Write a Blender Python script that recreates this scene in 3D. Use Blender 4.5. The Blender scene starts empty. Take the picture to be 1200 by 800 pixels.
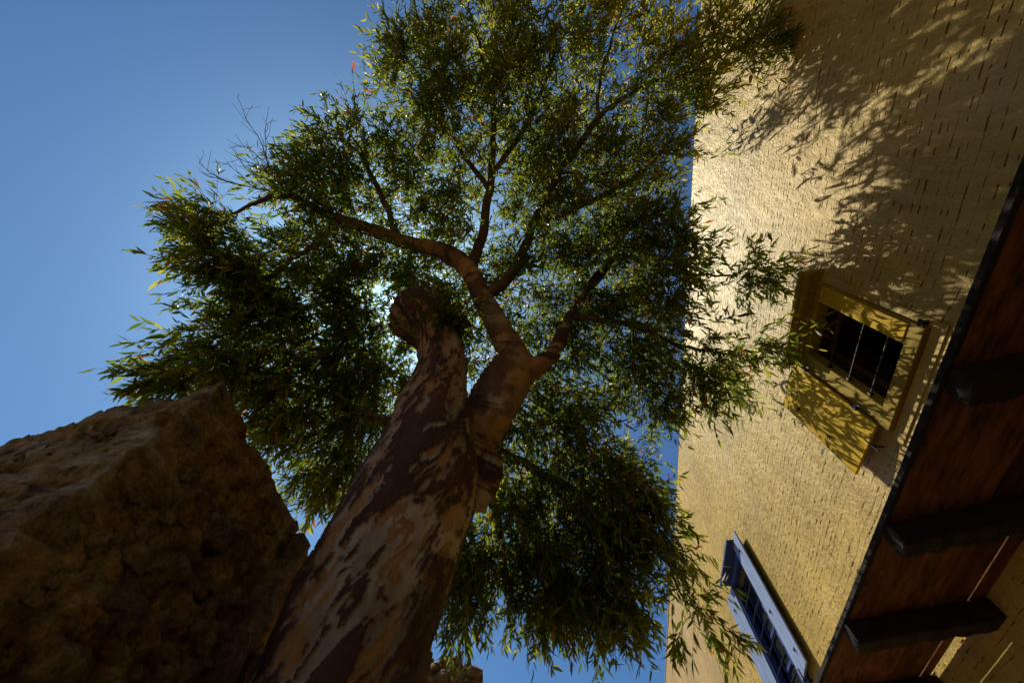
import bpy, bmesh, math, random
import numpy as np
from mathutils import Vector, Matrix, Quaternion

random.seed(7); rng = np.random.default_rng(11)
S = bpy.context.scene
COL = S.collection
EYE = np.array([0.0, 0.0, 1.6])            # the photographer's eye, 1.6 m above the paving

# ------------------------------------------------------------------ camera
FPX = 436.0                                # focal length in pixels of the 1200 px wide photograph
def cdir(px, py): return np.array([(px-600)/FPX, -(py-400)/FPX, -1.0])
def unit(v): return v/np.linalg.norm(v)
_Z = unit(cdir(619, 185)); _B = cdir(757, 1300)          # zenith and the street direction
_Y = unit(_B-_B.dot(_Z)*_Z); _X = np.cross(_Y, _Z)
ROT = np.array([_X, _Y, _Z])
def ray(px, py): return unit(ROT@cdir(px, py))
def P(px, py, t): return EYE+ray(px, py)*t               # point at t metres along a sight line
def project(p):
    c = (np.asarray(p)-EYE)@ROT
    return np.stack([600+FPX*c[..., 0]/-c[..., 2], 400-FPX*c[..., 1]/-c[..., 2]], -1)
cam = bpy.data.cameras.new('camera'); cam_o = bpy.data.objects.new('camera', cam); COL.objects.link(cam_o)
cam.sensor_width = 36; cam.lens = FPX/1200*36; cam.clip_start = 0.05; cam.clip_end = 2000
M4 = Matrix([list(ROT[0])+[0], list(ROT[1])+[0], list(ROT[2])+[1.6], [0, 0, 0, 1]])
cam_o.matrix_world = M4
S.camera = cam_o

# ------------------------------------------------------------------ light
SUN = ray(460, 352)
EL = math.asin(SUN[2]); AZ = math.atan2(SUN[0], SUN[1])
w = bpy.data.worlds.new('World'); S.world = w; w.use_nodes = True
nt = w.node_tree; nt.nodes.clear()
sky = nt.nodes.new('ShaderNodeTexSky'); sky.sky_type = 'NISHITA'; sky.sun_disc = False
sky.sun_elevation = EL; sky.sun_rotation = AZ; sky.air_density = 1.0; sky.dust_density = 2.5; sky.ozone_density = 3.0; sky.altitude = 100
bg = nt.nodes.new('ShaderNodeBackground'); bg.inputs['Strength'].default_value = 0.062
out = nt.nodes.new('ShaderNodeOutputWorld')
tn = nt.nodes.new('ShaderNodeMix'); tn.data_type = 'RGBA'; tn.blend_type = 'MULTIPLY'; tn.inputs[0].default_value = 1.0
tn.inputs[7].default_value = (0.4, 0.71, 1.0, 1)               # the deep, clear blue of this southern sky
nt.links.new(sky.outputs[0], tn.inputs[6]); nt.links.new(tn.outputs[2], bg.inputs[0])
# the sun's own disc as it stands in the sky
tc = nt.nodes.new('ShaderNodeTexCoord'); dt = nt.nodes.new('ShaderNodeVectorMath'); dt.operation = 'DOT_PRODUCT'
dt.inputs[1].default_value = tuple(SUN)
gt = nt.nodes.new('ShaderNodeMath'); gt.operation = 'GREATER_THAN'; gt.inputs[1].default_value = math.cos(math.radians(0.3))
mu = nt.nodes.new('ShaderNodeMath'); mu.operation = 'MULTIPLY'; mu.inputs[1].default_value = 40
bs = nt.nodes.new('ShaderNodeBackground'); bs.inputs[0].default_value = (1, 0.97, 0.9, 1)
ad = nt.nodes.new('ShaderNodeAddShader')
nt.links.new(tc.outputs['Generated'], dt.inputs[0]); nt.links.new(dt.outputs['Value'], gt.inputs[0])
nt.links.new(gt.outputs[0], mu.inputs[0]); nt.links.new(mu.outputs[0], bs.inputs['Strength'])
nt.links.new(bg.outputs[0], ad.inputs[0]); nt.links.new(bs.outputs[0], ad.inputs[1]); nt.links.new(ad.outputs[0], out.inputs[0])
sl = bpy.data.lights.new('sun', 'SUN'); sl.energy = 5.0; sl.angle = math.radians(0.53); sl.color = (1, 0.91, 0.7)
so = bpy.data.objects.new('sun', sl); COL.objects.link(so)
so.rotation_euler = Vector(-SUN).to_track_quat('-Z', 'Y').to_euler(); so.location = (-4, 3, 14)
S.view_settings.view_transform = 'Standard'; S.view_settings.look = 'None'
S.view_settings.exposure = 0.62; S.view_settings.gamma = 1.0; S.view_settings.use_curve_mapping = False
S.render.engine = 'CYCLES'
S.cycles.max_bounces = 6; S.cycles.diffuse_bounces = 3; S.cycles.transmission_bounces = 5; S.cycles.transparent_max_bounces = 6

# ------------------------------------------------------------------ numpy noise
_perm = np.random.default_rng(3).permutation(512).astype(np.int64)
def vnoise(p):
    p = np.asarray(p, float); i = np.floor(p).astype(np.int64); f = p-i; u = f*f*(3-2*f)
    r = 0
    def h(a, b, c): return _perm[(_perm[(_perm[a & 511]+b) & 511]+c) & 511]/255.5-1
    for dx in (0, 1):
        for dy in (0, 1):
            for dz in (0, 1):
                wgt = (u[..., 0] if dx else 1-u[..., 0])*(u[..., 1] if dy else 1-u[..., 1])*(u[..., 2] if dz else 1-u[..., 2])
                r = r+wgt*h(i[..., 0]+dx, i[..., 1]+dy, i[..., 2]+dz)
    return r
def fbm(p, o=4, g=0.5):
    a, s, r = 1.0, 1.0, 0
    for k in range(o): r = r+a*vnoise(np.asarray(p)*s+17.3*k); a *= g; s *= 2.03
    return r

# ------------------------------------------------------------------ object helpers
def link(name, me, mat=None, parent=None):
    o = bpy.data.objects.new(name, me); COL.objects.link(o)
    if mat is not None and len(me.materials) == 0: me.materials.append(mat)
    if parent is not None: o.parent = parent
    return o
def mesh_np(name, v, faces, smooth=False):
    me = bpy.data.meshes.new(name)
    me.from_pydata([tuple(x) for x in v], [], [tuple(f) for f in faces]); me.update()
    if smooth: me.polygons.foreach_set('use_smooth', [True]*len(me.polygons))
    return me
def quads_np(name, v, f):
    """fast mesh from numpy arrays, all faces with the same corner count"""
    me = bpy.data.meshes.new(name); n = f.shape[1]
    me.vertices.add(len(v)); me.vertices.foreach_set('co', np.ascontiguousarray(v, np.float32).ravel())
    me.loops.add(f.size); me.loops.foreach_set('vertex_index', f.astype(np.int32).ravel())
    me.polygons.add(len(f)); me.polygons.foreach_set('loop_start', np.arange(0, f.size, n, dtype=np.int32))
    me.update(calc_edges=True); me.validate(); me.polygons.foreach_set('use_smooth', [False]*len(me.polygons)); return me
def bm_mesh(name, bm, smooth=False, bevel=0.0):
    if bevel: bmesh.ops.bevel(bm, geom=bm.edges[:], offset=bevel, segments=1, affect='EDGES', profile=0.5)
    me = bpy.data.meshes.new(name); bm.to_mesh(me); bm.free()
    if smooth: me.polygons.foreach_set('use_smooth', [True]*len(me.polygons))
    return me
def box(bm, x0, x1, y0, y1, z0, z1, M=None):
    vs = [bm.verts.new((x, y, z)) for x in (x0, x1) for y in (y0, y1) for z in (z0, z1)]
    for q in ((0, 1, 3, 2), (4, 6, 7, 5), (0, 4, 5, 1), (2, 3, 7, 6), (0, 2, 6, 4), (1, 5, 7, 3)): bm.faces.new([vs[i] for i in q])
    if M is not None: bmesh.ops.transform(bm, matrix=M, verts=vs)
    return vs
def boxes(name, lst, mat, parent=None, bevel=0.004):
    bm = bmesh.new()
    for b in lst: box(bm, *b)
    return link(name, bm_mesh(name, bm, bevel=bevel), mat, parent)
def tube_bm(bm, pts, rad, seg=8, cap=True):
    pts = [Vector(p) for p in pts]; rings = []; up = Vector((0.31, 0.2, 0.93)); a = None
    for i, p in enumerate(pts):
        t = (pts[min(i+1, len(pts)-1)]-pts[max(i-1, 0)]).normalized()
        if a is None: a = t.cross(up if abs(t.dot(up)) < 0.95 else Vector((1, 0, 0))).normalized()
        a = (a-t*a.dot(t)).normalized(); b = t.cross(a)
        rings.append([bm.verts.new(p+(a*math.cos(k/seg*2*math.pi)+b*math.sin(k/seg*2*math.pi))*rad[i]) for k in range(seg)])
    for r0, r1 in zip(rings, rings[1:]):
        for k in range(seg): bm.faces.new((r0[k], r0[(k+1) % seg], r1[(k+1) % seg], r1[k]))
    if cap: bm.faces.new(rings[0][::-1]); bm.faces.new(rings[-1])
def spline(pts, n):
    pts = np.asarray(pts, float); q = np.vstack([2*pts[0]-pts[1], pts, 2*pts[-1]-pts[-2]]); o = []
    for i in range(1, len(q)-2):
        for u in np.linspace(0, 1, n, endpoint=False):
            a, b, c, d = q[i-1:i+3]
            o.append(0.5*(2*b+(c-a)*u+(2*a-5*b+4*c-d)*u*u+(3*b-a-3*c+d)*u**3))
    o.append(pts[-1]); return np.array(o)
def empty(name, loc):
    o = bpy.data.objects.new(name, None); COL.objects.link(o); o.location = loc; o.empty_display_size = 0.2; return o
def tag(o, label=None, cat=None, group=None, kind=None):
    for k, v in (('label', label), ('category', cat), ('group', group), ('kind', kind)):
        if v: o[k] = v
    return o

# ------------------------------------------------------------------ materials
def mat(name, rough=0.8, spec=0.3):
    m = bpy.data.materials.new(name); m.use_nodes = True; n = m.node_tree
    b = n.nodes['Principled BSDF']; b.inputs['Roughness'].default_value = rough; b.inputs['Specular IOR Level'].default_value = spec
    return m, n, b
def node(n, typ, **kw):
    x = n.nodes.new(typ)
    for k, v in kw.items():
        if k in x.inputs: x.inputs[k].default_value = v
        else: setattr(x, k, v)
    return x
def ramp(n, src, stops):
    r = n.nodes.new('ShaderNodeValToRGB'); e = r.color_ramp.elements
    while len(e) < len(stops): e.new(0.5)
    for q, (p, c) in zip(e, stops): q.position = p; q.color = (*c, 1)
    n.links.new(src, r.inputs[0]); return r.outputs[0]
def noise(n, co, scale, detail=5, rough=0.6, stretch=None, rot=None, dist=0.0):
    if stretch or rot:
        mp = n.nodes.new('ShaderNodeMapping'); n.links.new(co, mp.inputs[0])
        if stretch: mp.inputs['Scale'].default_value = stretch
        if rot: mp.inputs['Rotation'].default_value = rot
        co = mp.outputs[0]
    t = node(n, 'ShaderNodeTexNoise', Scale=scale, Detail=detail, Roughness=rough, Distortion=dist); n.links.new(co, t.inputs['Vector']); return t.outputs['Fac']
def mixc(n, fac, a, b, mode='MIX'):
    m = n.nodes.new('ShaderNodeMix'); m.data_type = 'RGBA'; m.blend_type = mode
    if hasattr(fac, 'is_linked'): n.links.new(fac, m.inputs[0])
    else: m.inputs[0].default_value = fac
    for i, x in ((6, a), (7, b)):
        if hasattr(x, 'is_linked'): n.links.new(x, m.inputs[i])
        else: m.inputs[i].default_value = (*x, 1)
    return m.outputs[2]
def bump(n, b, src, strength, dist):
    bp = node(n, 'ShaderNodeBump', Strength=strength, Distance=dist); n.links.new(src, bp.inputs['Height']); n.links.new(bp.outputs[0], b.inputs['Normal'])
def geo(n): return n.nodes.new('ShaderNodeNewGeometry').outputs['Position']

def wall_material(name, tint):
    m, n, b = mat(name, 0.5, 0.26); g = geo(n)
    big = noise(n, g, 0.55, 6, 0.62, rot=(0.6, 0, 0))
    c = ramp(n, big, [(0.3, tuple(0.74*x for x in tint)), (0.5, tint), (0.7, tuple(min(1, 1.18*x) for x in tint))])
    brush = noise(n, g, 3.2, 6, 0.7, stretch=(1, 2.6, 0.7), rot=(0.75, 0, 0))
    c = mixc(n, 0.8, c, ramp(n, brush, [(0.3, (0.68, 0.66, 0.62)), (0.55, (1, 1, 1)), (0.75, (1.12, 1.1, 1.05))]), 'MULTIPLY')
    fine = noise(n, g, 38, 4, 0.7)
    c = mixc(n, 0.55, c, ramp(n, fine, [(0.3, (0.7, 0.68, 0.64)), (0.6, (1, 1, 1))]), 'MULTIPLY')
    wash = noise(n, g, 1.1, 5, 0.6, stretch=(1, 1, 0.35))
    c = mixc(n, ramp(n, wash, [(0.56, (0, 0, 0)), (0.75, (0.55, 0.55, 0.55))]), c, (0.5, 0.37, 0.19))
    n.links.new(c, b.inputs['Base Color'])
    n.links.new(ramp(n, brush, [(0.3, (0.62,)*3), (0.7, (0.46,)*3)]), b.inputs['Roughness'])
    hs = n.nodes.new('ShaderNodeMath'); hs.operation = 'MULTIPLY_ADD'; hs.inputs[1].default_value = 2.2
    n.links.new(noise(n, g, 5.5, 4, 0.6, stretch=(1, 1.5, 0.8), rot=(0.7, 0, 0)), hs.inputs[0]); n.links.new(noise(n, g, 30, 7, 0.72), hs.inputs[2])
    bump(n, b, hs.outputs[0], 0.9, 0.017)
    return m
M_WALL = wall_material('ochre_limewash', (0.44, 0.3, 0.058))
M_WALL2 = wall_material('smooth_plaster', (0.46, 0.32, 0.12))
def plain(name, col, rough, spec=0.3, var=0.25, sc=9, bmp=0.0, stretch=None, metal=0):
    m, n, b = mat(name, rough, spec); g = geo(n)
    c = mixc(n, 1.0, col, ramp(n, noise(n, g, sc, 6, 0.65, stretch=stretch), [(0.3, (1-var*1.6,)*3), (0.65, (1+var*0.4,)*3)]), 'MULTIPLY')
    n.links.new(c, b.inputs['Base Color']); b.inputs['Metallic'].default_value = metal
    if bmp: bump(n, b, noise(n, g, sc*3, 5, 0.7, stretch=stretch), bmp, 0.01)
    return m
def painted(name, col, under):
    m, n, b = mat(name, 0.72, 0.08); g = geo(n)
    c = mixc(n, 1.0, col, ramp(n, noise(n, g, 6, 6, 0.7, stretch=(1, 3, 0.5)), [(0.3, (0.68, 0.68, 0.68)), (0.62, (1.06, 1.06, 1.06))]), 'MULTIPLY')
    chip = noise(n, g, 17, 8, 0.75, stretch=(1, 1.6, 0.6))
    c = mixc(n, ramp(n, chip, [(0.66, (0, 0, 0)), (0.69, (1, 1, 1))]), c, under)
    n.links.new(c, b.inputs['Base Color']); bump(n, b, noise(n, g, 30, 5, 0.7, stretch=(1, 3, 0.4)), 0.4, 0.006)
    return m
M_YEL = painted('yellow_paint', (0.44, 0.28, 0.01), (0.16, 0.11, 0.05))
M_FRAME = painted('shade_darkened_frame_paint', (0.25, 0.175, 0.022), (0.12, 0.08, 0.04))  # yellow paint darkened: shade of hood and foliage put into the frame's colour
M_BLUE = painted('blue_paint', (0.2, 0.26, 0.43), (0.1, 0.11, 0.16))
M_BLUED = painted('dark_blue_paint', (0.035, 0.06, 0.19), (0.03, 0.03, 0.05))
M_IRON = plain('wrought_iron', (0.022, 0.018, 0.016), 0.6, 0.25, 0.5, 40, 0.3)
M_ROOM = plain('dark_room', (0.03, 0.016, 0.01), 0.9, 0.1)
M_SASH = plain('old_sash_wood', (0.07, 0.035, 0.018), 0.7, 0.2, 0.4, 12, 0.3, (1, 1, 0.2))
M_PLANK = plain('plank_wood', (0.12, 0.045, 0.015), 0.7, 0.15, 0.55, 9, 0.5, (2.2, 0.4, 2.5))
_n = M_PLANK.node_tree; _b = _n.nodes['Principled BSDF']; _src = _b.inputs['Base Color'].links[0].from_socket
_oi = _n.nodes.new('ShaderNodeObjectInfo'); _n.links.new(mixc(_n, 1.0, _src, ramp(_n, _oi.outputs['Random'], [(0, (0.6, 0.55, 0.5)), (1, (1.5, 1.45, 1.35))]), 'MULTIPLY'), _b.inputs['Base Color'])
M_BEAM = plain('tarred_beam_wood', (0.018, 0.01, 0.007), 0.75, 0.2, 0.5, 10, 0.6, (0.25, 2, 2))
m, n, b = mat('window_glass', 0.06, 0.5); b.inputs['Base Color'].default_value = (0.02, 0.022, 0.025, 1); M_GLASS = m

def rock_material(name, cols, rough=0.9, skylit_grey=False):
    m, n, b = mat(name, rough, 0.15); g = geo(n)
    c = ramp(n, noise(n, g, 2.3, 9, 0.72, dist=0.8), [(0.36, cols[0]), (0.46, cols[1]), (0.54, cols[2]), (0.66, cols[3])])
    c = mixc(n, 0.85, c, ramp(n, noise(n, g, 13, 8, 0.75), [(0.34, (0.25, 0.2, 0.16)), (0.6, (1.25, 1.2, 1.12))]), 'MULTIPLY')
    li = noise(n, g, 5.5, 7, 0.7)
    c = mixc(n, ramp(n, li, [(0.6, (0, 0, 0)), (0.68, (0.6, 0.6, 0.6))]), c, cols[4])
    fine = noise(n, g, 55, 6, 0.8)
    c = mixc(n, 0.9, c, ramp(n, fine, [(0.36, (0.38, 0.34, 0.3)), (0.5, (0.95, 0.95, 0.95)), (0.66, (1.5, 1.42, 1.3))]), 'MULTIPLY')
    if skylit_grey:                                                  # skylit grey put into the end face's colour, in pale plaster patches
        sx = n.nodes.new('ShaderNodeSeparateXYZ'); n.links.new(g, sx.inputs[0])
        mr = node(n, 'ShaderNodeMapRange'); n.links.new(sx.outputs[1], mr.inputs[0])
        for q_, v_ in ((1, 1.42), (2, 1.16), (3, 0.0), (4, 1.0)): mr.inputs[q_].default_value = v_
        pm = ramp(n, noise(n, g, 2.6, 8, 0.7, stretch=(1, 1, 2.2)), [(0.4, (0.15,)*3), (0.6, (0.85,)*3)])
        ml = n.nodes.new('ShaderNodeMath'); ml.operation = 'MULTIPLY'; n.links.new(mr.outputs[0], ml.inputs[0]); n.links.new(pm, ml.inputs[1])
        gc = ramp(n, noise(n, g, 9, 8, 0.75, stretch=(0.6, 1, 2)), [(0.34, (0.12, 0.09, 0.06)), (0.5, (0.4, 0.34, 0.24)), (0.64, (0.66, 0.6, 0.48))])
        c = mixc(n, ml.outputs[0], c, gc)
    n.links.new(c, b.inputs['Base Color']); bump(n, b, noise(n, g, 30, 10, 0.82), 1.0, 0.06)
    return m
M_ROCK = rock_material('earthen_masonry', ((0.1, 0.05, 0.018), (0.34, 0.19, 0.06), (0.48, 0.32, 0.12), (0.52, 0.4, 0.22), (0.55, 0.48, 0.34)), skylit_grey=True)
M_STONE = rock_material('embedded_stone', ((0.14, 0.1, 0.06), (0.24, 0.16, 0.09), (0.32, 0.22, 0.11), (0.4, 0.3, 0.18), (0.45, 0.38, 0.28)))
M_STONE_R = rock_material('reddish_stone', ((0.1, 0.05, 0.04), (0.2, 0.1, 0.08), (0.26, 0.15, 0.1), (0.3, 0.2, 0.15), (0.3, 0.24, 0.2)))
M_GROUND = plain('paving_dirt', (0.21, 0.145, 0.078), 0.9, 0.2, 0.4, 2.0, 0.5)

def bark_material():
    m, n, b = mat('eucalyptus_bark', 0.72, 0.25); g = geo(n)
    at = node(n, 'ShaderNodeAttribute', attribute_name='bark'); f = at.outputs['Fac']
    pale = ramp(n, noise(n, g, 2.6, 7, 0.65, stretch=(1, 1, 0.5)), [(0.3, (0.14, 0.1, 0.065)), (0.5, (0.27, 0.215, 0.165)), (0.68, (0.4, 0.34, 0.285))])
    och = ramp(n, noise(n, g, 3.5, 6, 0.65), [(0.3, (0.2, 0.1, 0.035)), (0.7, (0.36, 0.21, 0.085))])
    a2 = node(n, 'ShaderNodeAttribute', attribute_name='tan'); pale = mixc(n, a2.outputs['Fac'], pale, och)
    dark = ramp(n, noise(n, g, 5, 7, 0.7, stretch=(1, 1, 0.35)), [(0.3, (0.022, 0.009, 0.006)), (0.55, (0.065, 0.027, 0.017)), (0.75, (0.12, 0.06, 0.036))])
    c = mixc(n, f, pale, dark)
    c = mixc(n, 0.6, c, ramp(n, noise(n, g, 40, 6, 0.75, stretch=(1, 1, 0.4)), [(0.3, (0.55, 0.5, 0.46)), (0.6, (1.05, 1.05, 1.05))]), 'MULTIPLY')
    n.links.new(c, b.inputs['Base Color']); bump(n, b, noise(n, g, 32, 7, 0.7, stretch=(1, 1, 0.45)), 0.6, 0.018)
    return m
M_BARK = bark_material()
M_TWIG = plain('twig_bark', (0.11, 0.06, 0.035), 0.8, 0.2, 0.4, 8, 0.3)
def leaf_material():
    m = bpy.data.materials.new('eucalyptus_leaf'); m.use_nodes = True; n = m.node_tree
    b = n.nodes['Principled BSDF']; o = n.nodes['Material Output']
    b.inputs['Roughness'].default_value = 0.5; b.inputs['Specular IOR Level'].default_value = 0.22
    at = node(n, 'ShaderNodeAttribute', attribute_name='tint'); f = at.outputs['Fac']
    c = ramp(n, f, [(0.0, (0.03, 0.055, 0.013)), (0.45, (0.07, 0.1, 0.018)), (0.75, (0.12, 0.13, 0.022)), (0.93, (0.17, 0.15, 0.025)), (0.97, (0.2, 0.07, 0.025))])
    n.links.new(c, b.inputs['Base Color'])
    tr = n.nodes.new('ShaderNodeBsdfTranslucent')
    ct = ramp(n, f, [(0.0, (0.08, 0.14, 0.012)), (0.45, (0.24, 0.28, 0.022)), (0.75, (0.45, 0.41, 0.03)), (0.93, (0.6, 0.45, 0.035)), (0.97, (0.5, 0.13, 0.03))])
    n.links.new(ct, tr.inputs[0])
    mx = n.nodes.new('ShaderNodeMixShader'); mx.inputs[0].default_value = 0.62
    n.links.new(b.outputs[0], mx.inputs[1]); n.links.new(tr.outputs[0], mx.inputs[2]); n.links.new(mx.outputs[0], o.inputs[0])
    return m
M_LEAF = leaf_material()

# ================================================================== ground
gm = mesh_np('ground', [(-400, -400, 0), (400, -400, 0), (400, 400, 0), (-400, 400, 0)], [(0, 1, 2, 3)])
tag(link('ground', gm, M_GROUND), kind='structure')

# ================================================================== the house on the right
DX = 3.0                                                     # wall face, metres to the right of the eye
ZE = 1.6
house = tag(empty('house', (DX+0.2, 3, 0)), 'tall ochre limewashed brick house with yellow and blue shuttered windows and a plank balcony', 'house')
def part(o, par): o.parent = par; o.matrix_parent_inverse = Matrix.Translation(par.location).inverted() if par.type == 'EMPTY' else Matrix(); return o
OPEN = [(1.9, 2.55, 2.95+ZE, 3.97+ZE), (7.2, 8.12, 2.75+ZE, 4.6+ZE)]
Y0, Y1, ZT, ZC = -9.0, 11.4, 7.95+ZE, 6.72+ZE                # near end, seam, roof edge, foot of the upper band
XB = DX+0.05                                                 # backing behind the brick skin
def band_x(z): return 0.09*max(0.0, (z-ZC))/(ZT-ZC)         # the upper band leans back a little
# core of the wall, with real openings
core = [(XB, XB+0.5, Y0, OPEN[0][0], 0, ZT-0.02), (XB, XB+0.5, OPEN[0][1], OPEN[1][0], 0, ZT-0.02), (XB, XB+0.5, OPEN[1][1], Y1, 0, ZT-0.02)]
for a in OPEN: core += [(XB, XB+0.5, a[0], a[1], 0, a[2]), (XB, XB+0.5, a[0], a[1], a[3], ZT-0.02)]
wall = part(boxes('wall', [(c[0]+(0.016 if True else 0), *c[1:]) for c in core], M_WALL, None, 0), house)
# rooms behind the openings, closed boxes of dark plaster
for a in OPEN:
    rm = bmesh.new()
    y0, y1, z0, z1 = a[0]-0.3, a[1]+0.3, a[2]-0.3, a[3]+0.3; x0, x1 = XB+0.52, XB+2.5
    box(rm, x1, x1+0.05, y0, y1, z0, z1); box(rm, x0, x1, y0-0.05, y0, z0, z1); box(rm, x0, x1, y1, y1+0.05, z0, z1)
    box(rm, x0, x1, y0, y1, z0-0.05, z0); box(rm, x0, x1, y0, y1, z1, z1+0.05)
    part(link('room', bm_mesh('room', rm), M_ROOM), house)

# --- brick skin: courses of thin bricks with washed-over joints, some bed joints left open as slots
CH, BL, JT = 0.074, 0.215, 0.0085
def cut(iv, lo, hi):
    o = []
    for a, b_ in iv:
        if b_ <= lo or a >= hi: o.append((a, b_)); continue
        if a < lo: o.append((a, lo))
        if b_ > hi: o.append((hi, b_))
    return o
BV, BF, nbig = [], [], 0
singles = []
ZL = 1.3+ZE-0.6
nrow = int((ZT-ZL)/CH)
YA, YB = -4.2, Y1
def quad(v):
    k = len(BV); BV.extend(v); BF.append((k, k+1, k+2, k+3))
def brick_geo(y0, y1, z0, z1, xf):
    ch = 0.0008; k = len(BV); xb = XB+0.018
    BV.extend([(xf, y0+ch, z0+ch), (xf, y1-ch, z0+ch), (xf, y1-ch, z1-ch), (xf, y0+ch, z1-ch),
               (xf+0.001, y0, z0), (xf+0.001, y1, z0), (xf+0.001, y1, z1), (xf+0.001, y0, z1),
               (xb, y0, z0), (xb, y1, z0), (xb, y1, z1), (xb, y0, z1)])
    BF.append((k, k+3, k+2, k+1))
    for i in range(4):
        j = (i+1) % 4; BF.append((k+i, k+j, k+4+j, k+4+i)); BF.append((k+4+i, k+4+j, k+8+j, k+8+i))
R = random.Random(5)
zc = ZL; courses = []
while zc < ZT-0.03: h_ = R.uniform(0.05, 0.098); courses.append((zc, h_, JT*R.uniform(0.7, 1.35))); zc += h_
for z0, CHr, jt in courses:
    z1 = min(z0+CHr-jt, ZT); zm = (z0+z1)/2
    if z1-z0 < 0.02: break
    bx = band_x(zm)
    iv = [(YA, YB)]
    for a in OPEN:
        if zm > a[2]-0.02 and zm < a[3]+0.02: iv = cut(iv, a[0]-0.03, a[1]+0.03)
    for a, e in iv:
        y = a-R.random()*BL if a == YA else a
        first = True
        while y < e-0.02:
            L = BL*R.uniform(0.78, 1.2); ye = min(y+L-0.006, e)
            xf = DX+bx-0.004+R.uniform(-0.0003, 0.0003)
            yy = max(y, a)
            if ye-yy > 0.03:
                c = np.array([DX, (yy+ye)/2, zm]); px = project(c); d = np.linalg.norm(c-EYE)
                vis = 0 < px[0] < 1200 and 0 < px[1] < 800 and not (px[0] > 1200-(px[1]-200)*0.4+6)
                if vis and 1.95 < c[1] < 5.2 and zm < 5.9+ZE-1.4 and not first: singles.append((d, yy, ye, z0, z1, xf))
                else: brick_geo(yy, ye, z0, z1, xf)
                quad([(xf+0.0004, ye-0.001, z0), (xf+0.0004, ye+0.007, z0), (xf+0.0004, ye+0.007, z1), (xf+0.0004, ye-0.001, z1)][::-1])
            first = False
            y += L
        # bed joint above the course: filled stretches with open slots between them
        y = a; zz0, zz1 = z1-0.001, z0+CHr+0.001
        while y < e:
            far = max(0.0, (y-5)/6)
            fl = R.choice((0.04, 0.07, 0.1, 0.14, 0.2, 0.3))*R.uniform(0.7, 1.3); sl_ = R.choice((0.02, 0.03, 0.04, 0.05, 0.07, 0.09))*R.uniform(0.7, 1.3)
            ye = min(y+fl, e); xf = DX+bx-0.0038
            t = R.uniform(-0.002, 0.002)
            k = len(BV)
            e0, e1 = R.uniform(-0.012, 0.012), R.uniform(-0.012, 0.012)
            BV.extend([(xf, y, zz0), (xf, ye, zz0), (xf, ye+e1, zz1), (xf, y+e0, zz1), (XB+0.017, y, zz0), (XB+0.017, ye, zz0), (XB+0.017, ye+e1, zz1), (XB+0.017, y+e0, zz1)])
            BF.append((k, k+3, k+2, k+1)); BF.append((k, k+4, k+7, k+3)); BF.append((k+1, k+2, k+6, k+5))
            y = ye+sl_
def wavy(y, z_): return 0.03*fbm(np.stack([y*1.7, z_*1.4, y*0], -1), 4)*np.clip((YB-y)/0.4, 0, 1)
singles.sort()
bmeshes = []
for v in range(4):                                           # four brick shapes shared by the bricks nearest the eye
    bm = bmesh.new(); vs = box(bm, -0.004, 0.05, -0.5, 0.5, -0.5, 0.5)
    for q in vs:
        if q.co.x < 0: q.co.x += R.uniform(-0.001, 0.0012)
    me = bm_mesh('brick', bm); me.materials.append(M_WALL); bmeshes.append(me)
_s = np.array(singles); _m = (_s[:, 1]+_s[:, 2])/2; _z = (_s[:, 3]+_s[:, 4])/2
wz = wavy(_m, _z); wr = np.arctan2(wavy(_s[:, 2], _z)-wavy(_s[:, 1], _z), _s[:, 2]-_s[:, 1])
for i, (d, y0, y1, z0, z1, xf) in enumerate(singles):
    if i < 296:
        o = bpy.data.objects.new('brick', bmeshes[i % 4]); COL.objects.link(o)
        o.location = (xf+0.004, (y0+y1)/2, (z0+z1)/2+wz[i]); o.rotation_euler.x = wr[i]; o.scale = (1, y1-y0, z1-z0); o.parent = wall
    else: brick_geo(y0, y1, z0, z1, xf)
BV = np.array(BV); BV[:, 2] += wavy(BV[:, 1], BV[:, 2])
sk = quads_np('brick_skin', BV, np.array(BF)); skin = link('brick_skin', sk, M_WALL, wall); skin['kind'] = 'stuff'
# plain stretches outside the view
boxes('wall_render', [(DX, XB+0.016, Y0, YA-0.001, 0, ZT-0.03), (DX, XB+0.016, YA, Y1-0.01, 0, ZL-0.004)], M_WALL, wall, 0)

# --- neighbouring smooth plastered house beyond the seam
nb = tag(empty('plastered_house', (DX+0.2, 20, 0)), 'smooth plastered house beyond the vertical seam, past the blue shuttered window', 'house')
part(boxes('wall', [(DX-0.012, DX+0.5, Y1+0.012, 46, 0, ZT-0.05)], M_WALL2, None, 0.01), nb)
part(boxes('roof_edge', [(DX-0.03, DX+0.5, Y1+0.03, 46, ZT-0.049, ZT+0.0)], M_WALL2, None, 0.01), nb)

# --- yellow window
z = lambda a: a+ZE
yw = boxes('window', [(2.955, XB+0.04, 1.70, 1.90, z(2.84), z(3.975)), (2.955, XB+0.04, 2.55, 2.72, z(2.84), z(3.975)),
                      (2.95, XB+0.2, 1.69, 2.73, z(3.978), z(4.05)), (2.945, XB+0.2, 1.69, 2.73, z(2.82), z(2.948))], M_FRAME, None, 0.006)
part(yw, house); tag(yw, 'yellow window frame with iron bars, shade in its paint')
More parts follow.
